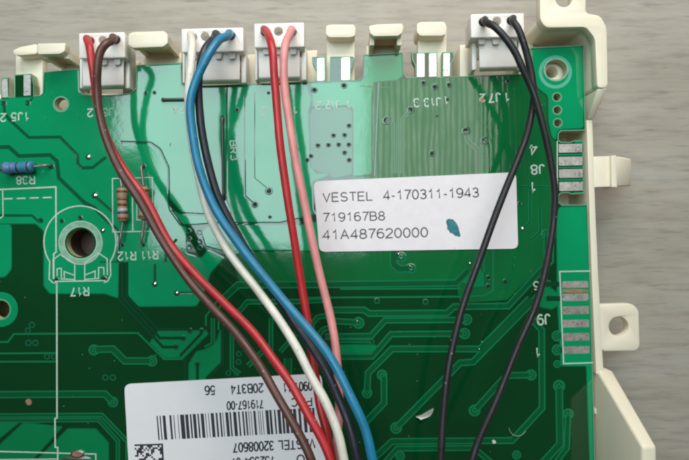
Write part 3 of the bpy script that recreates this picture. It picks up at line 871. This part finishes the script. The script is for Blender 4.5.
# --- silkscreen
def silk(pts, w=1.3, mat='silk', closed=False):
    w *= PX
    v, f, mi = ribbon(pts, [(-w / 2, 0.08, 0), (w / 2, 0.08, 0)], closed, zoff=zinc())
    return mk('silkscreen_line', v, f, mat, board, mi)
def arc(cx, cy, r, a0, a1, n=40):
    return [(cx + r * math.cos(math.radians(a0 + (a1 - a0) * i / n)), cy - r * math.sin(math.radians(a0 + (a1 - a0) * i / n))) for i in range(n + 1)]
silk([(-60, 191), (0, 189.6), (56, 187)], 1.5)
for x in range(-48, 56, 13):
    silk([(x, 199 - x * 0.03), (min(x + 9, 56), 199 - min(x + 9, 56) * 0.03)], 1.3)
silk([(3, 190.5), (3.4, 216), (-2, 220)], 1.1)
silk([(56.2, 186.5), (56.4, 252), (54, 254), (54, 279)], 1.5)
silk([(57, 284), (57.2, 418), (55.2, 418.4), (55.4, 447), (58, 447.4), (58.2, 640)], 1.5)
silk([(-60, 452), (0, 451.4), (96, 454), (96.3, 640)], 1.3)
silk([(-60, 460), (58, 459)], 1.2)
silk(arc(80.2, 242, 36, -33, 213), 1.3)
annulus('silkscreen_ring', 80.5, 242.8, 21.4, 16.6, 'silk_dim', 0.05, 0.088, 48)
annulus('silkscreen_ring', 80.5, 242.8, 22.0, 21.4, 'silk', 0.05, 0.09, 48)
annulus('silkscreen_ring', 80.5, 242.8, 16.6, 15.9, 'silk', 0.05, 0.09, 48)
silk([(50, 261.5), (49.4, 279), (53, 282.6), (58, 283)], 1.2)
silk([(110.4, 261.5), (111, 275), (108, 281), (104, 282.6)], 1.2)
silk([(55, 281.4), (106, 280.6)], 1.2)
silk([(61, 254), (53.4, 259.6), (53.6, 279)], 1.1)
silk([(98, 252.8), (107.4, 258.8), (107.6, 275)], 1.1)
silk([(61, 255), (75, 263.6), (75, 280.6)], 1.1)
silk([(99, 252.6), (85, 263), (85, 280.6)], 1.1)
silk([(57.4, 268.6), (61.6, 268.4), (61.6, 279), (64.6, 279), (64.4, 271.6), (74.6, 275.2)], 1.1)
silk([(57.4, 268.6), (57.4, 276)], 1.1)
silk([(104, 267.4), (98.8, 267.6), (98.8, 278.4), (95.4, 278.6), (95.4, 271), (85.4, 275)], 1.1)
silk([(104, 267.4), (104.2, 275)], 1.1)
silk([(64.6, 279), (74.6, 279.6)], 1.0); silk([(85.4, 279.4), (95.4, 278.6)], 1.0)
silk([(112.6, 178.6), (152.6, 177.4), (153, 231.2), (113, 232)], 1.1, closed=True)
silk([(132.4, 178), (133, 231.6)], 1.1)
silk([(137, 184), (137, 220), (142, 220)], 0.9)
silk([(590, 271), (559.6, 271.6), (563.4, 363.6), (593, 362.6)], 1.3)
silk([(557, 141), (557.2, 192)], 1.1)
def st(body, a, b, cap, mat='silk', weight=0.15):
    return put_text('silkscreen_text', body, a, b, cap, 0.09, mat, board, weight)
st('1', (29.0, 111.6), (26.2, 111.7), 9); st('J5', (22.4, 112), (11.4, 112.4), 9); st('2', (5.6, 113), (-0.6, 113.2), 9)
st('2', (92.4, 108.2), (86.4, 108.6), 9, 'silk'); st('J6', (113, 107.4), (103, 107.8), 9, 'silk_dim')
st('R38', (34.4, 175.6), (16.6, 176.2), 8.6)
st('R17', (88.4, 286.4), (71, 287.2), 9.4)
st('R12', (135.4, 250.8), (118, 251.6), 9.4); st('R11', (157.4, 250), (141, 250.8), 9.4)
st('1', (350.4, 99.8), (348, 99.9), 9); st('J12', (339, 100), (326, 100.6), 9); st('2', (320.6, 101), (315, 101.2), 9)
st('1', (448.4, 95.6), (446, 95.7), 9); st('J13', (440, 97), (424, 98), 9.4); st('3', (418.8, 98), (412.8, 98.4), 9.4)
st('1', (509.4, 92), (506.4, 92.1), 10); st('J7', (500, 92.4), (489, 93), 10); st('2', (484.6, 93.4), (479.6, 93.6), 9)
st('4', (536.2, 143.6), (529.8, 143.9), 11.4); st('J8', (544, 164), (531, 164.6), 10.4); st('1', (535.8, 181.4), (532.8, 181.5), 11)
st('5', (538.6, 281), (533.6, 281.2), 9); st('J9', (549.4, 313.6), (537.4, 314.2), 11.4); st('1', (540.2, 347), (537.4, 347.1), 10)
st('BR3', (229.4, 141), (230.4, 160), 7.6)
st('R4', (184, 106.4), (172.6, 106.8), 7.6); st('2', (266, 107), (260.6, 107.2), 9); st('1', (297.4, 105.6), (295, 105.7), 9)

# --- soldered parts
def resistor(a, b, rad, bodymat, bands, leads, h=1.45, label=None):
    """a, b: photo ends of the body; bands: (t, width, material)"""
    A, B = P(*a, h), P(*b, h)
    prof = [(0, rad * 0.45), (0.03, rad * 0.85), (0.09, rad * 1.04), (0.2, rad * 1.03), (0.28, rad * 0.9), (0.72, rad * 0.9), (0.8, rad * 1.03), (0.91, rad * 1.04), (0.97, rad * 0.85), (1, rad * 0.45)]
    v, f = lathe(A, B, prof, 18)
    body = mk('resistor', v, f, bodymat, board, smooth=True, label=label)
    for t, w, m in bands:
        def rr(x):
            for (t0, r0), (t1, r1) in zip(prof, prof[1:]):
                if t0 <= x <= t1:
                    return r0 + (r1 - r0) * (x - t0) / (t1 - t0)
            return rad
        v, f = lathe(A, B, [(t - w / 2, rr(t - w / 2) + 0.015), (t, rr(t) + 0.02), (t + w / 2, rr(t + w / 2) + 0.015)], 18)
        mk('colour_band', v, f, m, body, smooth=True)
    for s, e in ((A, leads[0]), (B, leads[1])):
        E = P(*e, 0.0)
        mid = Vector((E.x, E.y, ZB + h * 0.85)); k = s.lerp(mid, 0.85)
        path = catmull([s, s.lerp(mid, 0.5), k, Vector((E.x, E.y, ZB + h * 0.45)), Vector((E.x, E.y, ZB - 1.0))], 5)
        v, f = tube(path, 0.24, 8)
        mk('lead', v, f, 'lead', body, smooth=True)
    return body
resistor((121.8, 187.6), (122.8, 222), 0.98, 'r_tan', [(0.12, 0.07, 'b_brown'), (0.33, 0.09, 'b_orange'), (0.50, 0.08, 'b_brown'), (0.66, 0.10, 'b_white'), (0.74, 0.05, 'b_dark'), (0.9, 0.06, 'b_brown')], ((121.6, 172), (122.4, 243.6)),
         label='tan resistor with coloured bands beside the round hole')
resistor((143.6, 186.6), (144.2, 220), 0.98, 'r_tan', [(0.12, 0.07, 'b_brown'), (0.33, 0.09, 'b_orange'), (0.50, 0.08, 'b_brown'), (0.68, 0.10, 'b_white'), (0.9, 0.06, 'b_brown')], ((143.2, 166), (143.6, 243.6)),
         label='tan resistor half hidden under the red wire')
resistor((3, 168.4), (33.6, 166.6), 1.12, 'r_blue', [(0.12, 0.07, 'b_violet'), (0.34, 0.10, 'b_violet'), (0.52, 0.06, 'b_dark'), (0.88, 0.06, 'b_dark')], ((-12, 169.4), (50.4, 166.2)),
         label='blue resistor with violet bands')
def jumper(a, b, r=0.26):
    A, B = P(*a, 0.0), P(*b, 0.0)
    up = Vector((0, 0, 0.55)); dv = (B - A).normalized() * 0.35
    v, f = tube(catmull([A - Vector((0, 0, 1)), A + up * 0.4, A + up + dv, B + up - dv, B + up * 0.4, B - Vector((0, 0, 1))], 5), r, 8)
    return mk('jumper_wire', v, f, 'jumper', board, smooth=True)
jumper((164, 100.2), (190, 99.6)); jumper((222.8, 121), (224, 196))
# soldered component pin at the lower edge
v, f, _ = prism(circ(77, 454.6, 7, 24, 3.9), [], 0.02, 0.35); bevel(mk('solder_joint', v, f, 'solder', board), 0.25)
v, f, _ = prism(circ(77, 454.4, 5.4, 20, 2.7), [], 0.3, 0.5); mk('component_pin', v, f, 'copper', board)
v, f, _ = prism(rounded([(62, 459), (70, 456.4), (84, 456.4), (91, 458.6), (92, 480), (62, 480)], 2), [], 0.02, 0.2); bevel(mk('solder_pad', v, f, 'solder', board), 0.08)

# ------------------------------------------------------------------ stickers
def sticker(name, label, corners, r, mat, base):
    t = thing(name, label, 'sticker', P(*base, 0.1))
    c = rounded(corners, r, 5)
    v, f, _ = prism(c, [], 0.10, 0.20)
    mk('paper', v, f, mat, t)
    return t
s1 = sticker('paper_sticker', 'white sticker with three grey lines of numbers and a teal ink blot', [(313.6, 181.2), (516, 172.2), (518.2, 248.6), (319.4, 251.8)], 6, 'paper', (416, 213))
def t1(body, a, b, cap, weight=0.138):
    put_text('printed_text', body, a, b, cap, 0.205, 'print_grey', s1, weight)
t1('VESTEL', (323.2, 202.4), (372.6, 200.8), 9.8); t1('4-170311-1943', (383.8, 200.6), (478.6, 197.6), 10.4)
t1('719167B8', (323.4, 222.4), (384.6, 220.6), 9.6)
t1('41A487620000', (323.2, 240.2), (427.6, 237.4), 10.4)
v, f, _ = prism(rounded([(446, 222), (446.6, 219.6), (449.2, 218.6), (451.4, 219.4), (452.8, 219), (455, 221.6), (456.4, 223), (458.6, 227), (459, 230), (460.8, 235.8), (459.6, 237.2), (457.2, 236.2), (454.8, 235.8), (453, 233.6), (450, 232.8), (448.8, 230.4), (447, 229), (447.2, 226)], 0.9, 2), [], 0.201, 0.222)
mk('ink_blot', v, f, 'ink', s1)

s2 = sticker('barcode_sticker', 'white barcode sticker with upside-down black print under the wire bundle', [(124.2, 384.2), (321.4, 373.6), (338, 560), (134, 566)], 7, 'paper2', (225, 460))
def t2(body, a, b, cap, weight=0.155):
    put_text('printed_text', body, a, b, cap, 0.205, 'print_black', s2, weight)
t2('56', (214.6, 385.2), (205, 385.6), 9.8); t2('20B3T4', (262.6, 383), (230.8, 384.6), 9.8); t2('0901 11', (311.6, 381), (283, 382.6), 9.8)
t2('719167-00', (263, 399.2), (227, 401.2), 9.2); t2('PNC', (311.4, 397), (291, 398), 9.2)
t2('VESTEL', (314.6, 438.6), (278, 440.4), 10); t2('32008607', (273.2, 440.6), (233.4, 442.8), 10)
t2('RO', (312, 453.8), (297, 454.6), 10); t2('732534-07', (274, 455.6), (231.4, 457.8), 10)
# bars: x positions run along the row, slightly slanted like the print
rnd = random.Random(12)
bars = []
x = 156.4
for w in [1.2, 1.0, 2.6, 0, 0, 1.8, 0.9, 0, 0.7, 3.6, 2.7, 1.5, 2.7, 1.4, 2.7, 0.7, 0.7, 2.7, 1.6, 1.5, 0.7, 2.6, 1.4, 2.8]:
    if w:
        bars.append((x, w)); x += w + rnd.choice([1.5, 1.9, 2.2])
    else:
        x += 1.0
while x < 312:
    w = rnd.choice([0.7, 1.4, 1.5, 2.7, 2.7, 2.0]); bars.append((x, w)); x += w + rnd.choice([1.2, 1.6, 2.0, 2.6])
V, Fc, I = [], [], []
def quad(c):
    global V, Fc
    k = len(V)
    V += [P(px, py, 0.215) for px, py in c]; Fc.append((k + 3, k + 2, k + 1, k))
for bx, w in bars:
    w *= 1.0 if w < 1 else 1.15
    dy = -(bx - 156) * 0.052
    quad([(bx, 416 + dy), (bx + w, 416 + dy), (bx + w + 2.0, 440.2 + dy), (bx + 2.0, 440.2 + dy)])
mk('barcode', V, Fc, 'print_black', s2)
V, Fc = [], []
n = 16
cell = 28.6 / n
for j in range(n):
    for i in range(n):
        on = (j == 0) or (i == n - 1) or (rnd.random() < 0.5)
        if (i == 0 and j % 2) or (j == n - 1 and i % 2):
            on = False
        if on:
            qx = 134.4 + i * cell + j * cell * 0.06; qy = 444.4 + j * cell - i * cell * 0.03
            quad([(qx, qy), (qx + cell, qy), (qx + cell, qy + cell), (qx, qy + cell)])
mk('dot_matrix_code', V, Fc, 'print_black', s2)

# ------------------------------------------------------------------ plugs with their wires
def plug(label, flange, body, holes, wires, rails):
    """flange / body: photo boxes (x0, y0, x1, y1) of the raised back part and of the flat front part"""
    fx0, fy0, fx1, fy1 = flange
    bx0, by0, bx1, by1 = body
    base = P((bx0 + bx1) / 2, (by0 + by1) / 2, -3)
    t = thing('wire_plug', label, 'plug', base, 'white plugs on the upper board edge')
    sk = -0.9 * (fx1 - fx0) / 50
    v, f, _ = prism(rounded([(fx0, fy0 - sk * 0.3), (fx1, fy0 + sk), (fx1 + 0.3, fy1 + sk), (fx0 + 0.3, fy1)], 1.2, 3), [circ(x, y, 4.5, 20) for x, y in holes], 1.6, 4.2)
    fl = bevel(mk('socket_block', v, f, 'plug', t), 0.22)
    v, f, _ = prism([(fx0 + 1.2, fy0 + 1.2), (fx1 - 1, fy0 + 1), (fx1 - 1, fy1 - 1), (fx0 + 1.2, fy1 - 0.8)], [], -1.6, 1.58, hp=4.2)
    s_ = mk('socket_base', v, f, 'plug', t)
    # front body: sloping top
    hv, hf = hull([P(bx0, fy1 - 2, 3.0), P(bx1, fy1 - 2.6, 3.0), P(bx0 + 0.6, by1 - 4, 2.5), P(bx1, by1 - 5, 2.5), P(bx0 + 1, by1, 1.2), P(bx1, by1 - 1, 1.2),
                   P(bx0 + 1, by1, 0.12), P(bx1, by1 - 1, 0.12), P(bx0, fy1 - 2, 0.12), P(bx1, fy1 - 2.6, 0.12)])
    bevel(mk('plug_body', hv, hf, 'plug', t), 0.22)
    # jaw below the board edge level, reaching back under the socket block
    v, f, _ = prism([(bx0 + 1, by1 - 16), (bx1 - 1, by1 - 17), (bx1 - 1, fy1 - 1), (bx0 + 1, fy1 - 0.6)], [], -2.6, 0.1, hp=0.1)
    mk('plug_jaw', v, f, 'plug', t)
    for x0, x1 in rails:
        v, f, _ = prism([(x0, fy1 + 1), (x1, fy1 + 0.8), (x1, by1 - 2), (x0, by1 - 1.4)], [], -2.0, 1.6)
        bevel(mk('side_rail', v, f, 'plug', t), 0.15)
    # latch nubs where the front body meets the socket block
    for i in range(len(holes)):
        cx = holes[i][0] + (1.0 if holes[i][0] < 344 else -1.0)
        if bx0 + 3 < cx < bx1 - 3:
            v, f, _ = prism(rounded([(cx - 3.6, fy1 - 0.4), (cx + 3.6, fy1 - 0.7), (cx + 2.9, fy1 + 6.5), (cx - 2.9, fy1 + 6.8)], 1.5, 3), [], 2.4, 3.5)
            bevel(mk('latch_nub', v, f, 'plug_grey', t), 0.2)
    # slit between body and rails
    for wl, mat, rad, path in wires:
        pts = [P(x, y, h) for x, y, h in path]
        # the end goes straight down into its hole
        first = P(path[0][0], path[0][1], 4.2)
        pts = [Vector((first.x, first.y, ZB + 1.7)), Vector((first.x, first.y, ZB + 3.6)), Vector((first.x, first.y, ZB + 5.4))] + pts[1:]
        cp = catmull(pts, 7)
        nz = mnoise.noise
        for i in range(24, len(cp)):
            cp[i] = cp[i] + Vector((nz((i * 0.09, rad * 50, len(path))), nz((i * 0.09, 7.3, len(path) + rad)), 0.6 * nz((i * 0.07, 3.1, len(path))))) * 0.16
        rads = [rad * (1 + 0.035 * nz((i * 0.23, 1.7, len(path)))) for i in range(len(cp))]
        v, f = tube(cp, rads, 16)
        mk('wire', v, f, mat, t, smooth=True, label=wl)
    return t
RW = 0.70
red1 = [(90, 41, 6.4), (89.4, 46, 9.0), (92, 62, 9.4), (95, 84, 8.8), (99, 110, 8.6), (108, 140, 8.6), (125.5, 171, 8.6), (147, 201, 8.8), (170, 233, 9.2), (194, 273, 10), (224, 303, 12), (254, 333, 14.5), (276, 363, 17), (293, 388, 19), (310, 418, 20.5), (325, 447, 21.5), (334, 470, 22), (350, 520, 22), (362, 600, 21)]
red1[8] = (169, 243, 9.2)
brown = [(116, 39.6, 6.6), (113, 39.5, 9.2), (106, 44, 11), (99.4, 55, 11.4), (97.4, 72, 11.2), (97, 90, 10.6), (99.4, 112, 10.2), (106, 139, 10), (120, 170, 9.9), (141, 203, 9.8), (163, 242, 9.8), (188, 279, 10.2), (213, 308, 11.6), (236, 333, 13.5), (258, 363, 16), (275, 392, 18), (291, 420, 19.5), (305, 446, 20.5), (314, 468, 21), (330, 520, 21), (344, 600, 20)]
plug('white plug with one red and one brown wire, leftmost plug', (79, 33, 124.6, 58), (82, 58, 124, 90), [(90, 41), (102.6, 40.4), (116, 39.6)],
     [('red wire crossing under the brown one', 'w_red', RW, red1), ('brown wire arching over the red one', 'w_brown', RW, brown)], [(79.6, 81.6), (125.4, 129.4)])
white = [(192.6, 37, 6.4), (192.4, 44, 10), (191.6, 58, 12), (190, 76, 12.6), (188.6, 100, 12.6), (190.6, 130, 12.6), (195.4, 160, 12.8), (203, 195, 13), (211.6, 222, 13.4), (230, 254, 14.2), (256, 288, 15.4), (281, 322, 17), (297, 348, 18.6), (310, 375, 20), (325, 401, 21), (337.6, 434, 22), (345, 464, 22.4), (356, 520, 22), (370, 600, 21)]
navy = [(217.4, 36, 6.6), (214, 38, 9.6), (206.6, 47, 12), (201, 62, 13), (198.6, 82, 13.2), (198.8, 102, 13.2), (202, 132, 13.2), (208, 162, 13.2), (216.4, 192, 13.2), (228.6, 218, 13.2), (240.6, 241, 13.2), (255, 263, 13.2), (275, 292, 13.6), (296, 325, 15), (311, 346, 16.4), (326, 370, 18), (341, 404, 19.4), (351, 432, 20.4), (359, 464, 21), (372, 520, 21), (388, 600, 20)]
blue = [(231, 35.6, 6.6), (227.6, 35.8, 9.6), (219, 40.4, 12.6), (208, 55, 14.4), (198, 74, 15), (191.6, 94, 15.2), (190, 114, 15.2), (193, 140, 15.2), (199, 166, 15.2), (208, 193, 15.2), (221, 219.4, 15.4), (239.6, 246, 15.6), (259, 270, 16), (285, 302, 17), (306, 327, 18.4), (326, 352, 20), (341, 376, 21), (353, 401, 22), (365, 431, 22.6), (373, 464, 23), (386, 520, 23), (402, 600, 22)]
plug('wide white plug with white, black and blue wires', (181.6, 28.6, 243, 52), (185, 52, 240, 84.6), [(192.6, 37), (205, 36.4), (217.4, 36), (231, 35.6)],
     [('off-white wire', 'w_white', RW, white), ('black wire under the blue one', 'w_navy', RW * 0.97, navy), ('bright blue wire', 'w_blue', RW * 1.02, blue)], [(182.4, 184.6), (241.4, 246)])
red3 = [(265, 31.6, 6.6), (267.4, 33, 9.6), (271, 42, 12.6), (273.4, 58, 13.6), (275, 82, 13.8), (277.4, 115, 13.8), (281, 152, 13.8), (286.4, 190, 13.6), (292, 228, 13.2), (298.6, 268, 12.6), (306, 312, 12.6), (309.6, 336, 13.2), (312.6, 360, 14.2), (316, 382, 15.4), (320.4, 408, 16.6), (326, 432, 17.6), (333, 464, 18.4), (346, 520, 18), (360, 600, 17)]
pink = [(292.2, 31.8, 6.6), (290, 33.4, 9.6), (286, 43, 12.4), (283.6, 60, 13.4), (284, 82, 13.6), (288.4, 118, 13.6), (294, 152, 13.6), (302, 192, 13.2), (310, 231, 13), (320, 275, 12.8), (331, 318, 13), (335.6, 348, 13.6), (338.4, 378, 14.6), (338.8, 408, 15.6), (337.6, 434, 16.4), (337, 466, 17), (342, 520, 17), (352, 600, 16)]
plug('white plug with one bright red and one pink wire', (254.4, 23.4, 304, 47.4), (258, 47.4, 300, 81.8), [(265, 31.6), (278.4, 31.4), (292.2, 31.8)],
     [('bright red wire', 'w_red', RW, red3), ('pale pink wire', 'w_pink', RW, pink)], [(255, 257.4), (301.4, 306.4)])
blk_a = [(483, 22, 6.6), (486, 22, 9.4), (494.6, 27, 11.4), (506, 38.6, 11.8), (514.6, 51, 11.8), (522, 66, 11.6), (529.6, 84, 11.2), (536.6, 102, 11), (544, 130, 10.6), (550.4, 160, 10), (554.2, 191, 9.4), (554, 216, 9), (551.2, 238, 9), (545, 272, 9), (534.8, 308, 9.2), (519, 344, 9.6), (505, 379, 10), (491, 412, 10.6), (477.6, 444, 11), (471, 464, 11.4), (456, 520, 12), (436, 600, 12)]
blk_b = [(511, 20.6, 6.6), (513.4, 21.6, 9), (518.6, 29, 10), (523.4, 42, 10), (527.4, 56, 9.6), (531.4, 73, 9.2), (533.6, 90, 8.9), (533, 105, 8.8), (527.6, 132, 8.6), (520.6, 153, 8.4), (504.4, 193, 8.4), (489, 232, 8.6), (473.6, 275, 9), (461.4, 311, 9.6), (453, 345, 10.2), (447, 378, 11), (443, 420, 11.8), (440.4, 464, 12.6), (436, 520, 13), (430, 600, 13)]
plug('white plug with two black wires beside the corner bracket', (471, 14, 523.8, 37.4), (478.6, 37.4, 517, 71.6), [(483, 22), (497, 21), (511, 20.6)],
     [('black wire from the outer hole of the plug', 'w_black', 0.62, blk_a), ('black wire from the hole nearest the bracket', 'w_black', 0.62, blk_b)], [(472, 476.4), (518.4, 522.6)])

# ------------------------------------------------------------------ loose bits on the board
v, f, _ = prism([(416, 417.2), (422, 415.6), (428, 412), (433.6, 408.8), (433, 412.6), (430.6, 416.4), (426.6, 418), (423.4, 418.6), (420.6, 419.6), (419, 418.2)], [], 0.06, 0.34)
vv = [Vector((p.x, p.y, p.z + 0.25 * math.sin(i))) if p.z > ZB + 0.2 else p for i, p in enumerate(v)]
o = mk('paper_scrap', vv, f, 'scrap', None, base=P(425, 415, 0.06)); o['label'] = 'torn white scrap lying on the dark part of the board'; o['category'] = 'scrap'
v, f, _ = prism(rounded([(492, 441), (494.4, 440), (496.4, 442), (495, 444), (492.6, 443.6)], 1, 2), [], 0.06, 0.3)
o = mk('dust_crumb', v, f, 'scrap', None, base=P(494, 442, 0.06)); o['label'] = 'tiny white crumb between the two black wires near the bottom'; o['category'] = 'crumb'
hp = [P(x, y, h) for x, y, h in [(509, 428, 0.2), (511, 433, 0.3), (516, 436, 0.3), (522, 435, 0.25), (526, 431, 0.2)]]
v, f = tube(catmull(hp, 5), 0.045, 6)
o = mk('dust_fibre', v, f, 'fibre', None, base=P(516, 434, 0.15), smooth=True); o['label'] = 'thin pale curved fibre lying across a trace'; o['category'] = 'fibre'
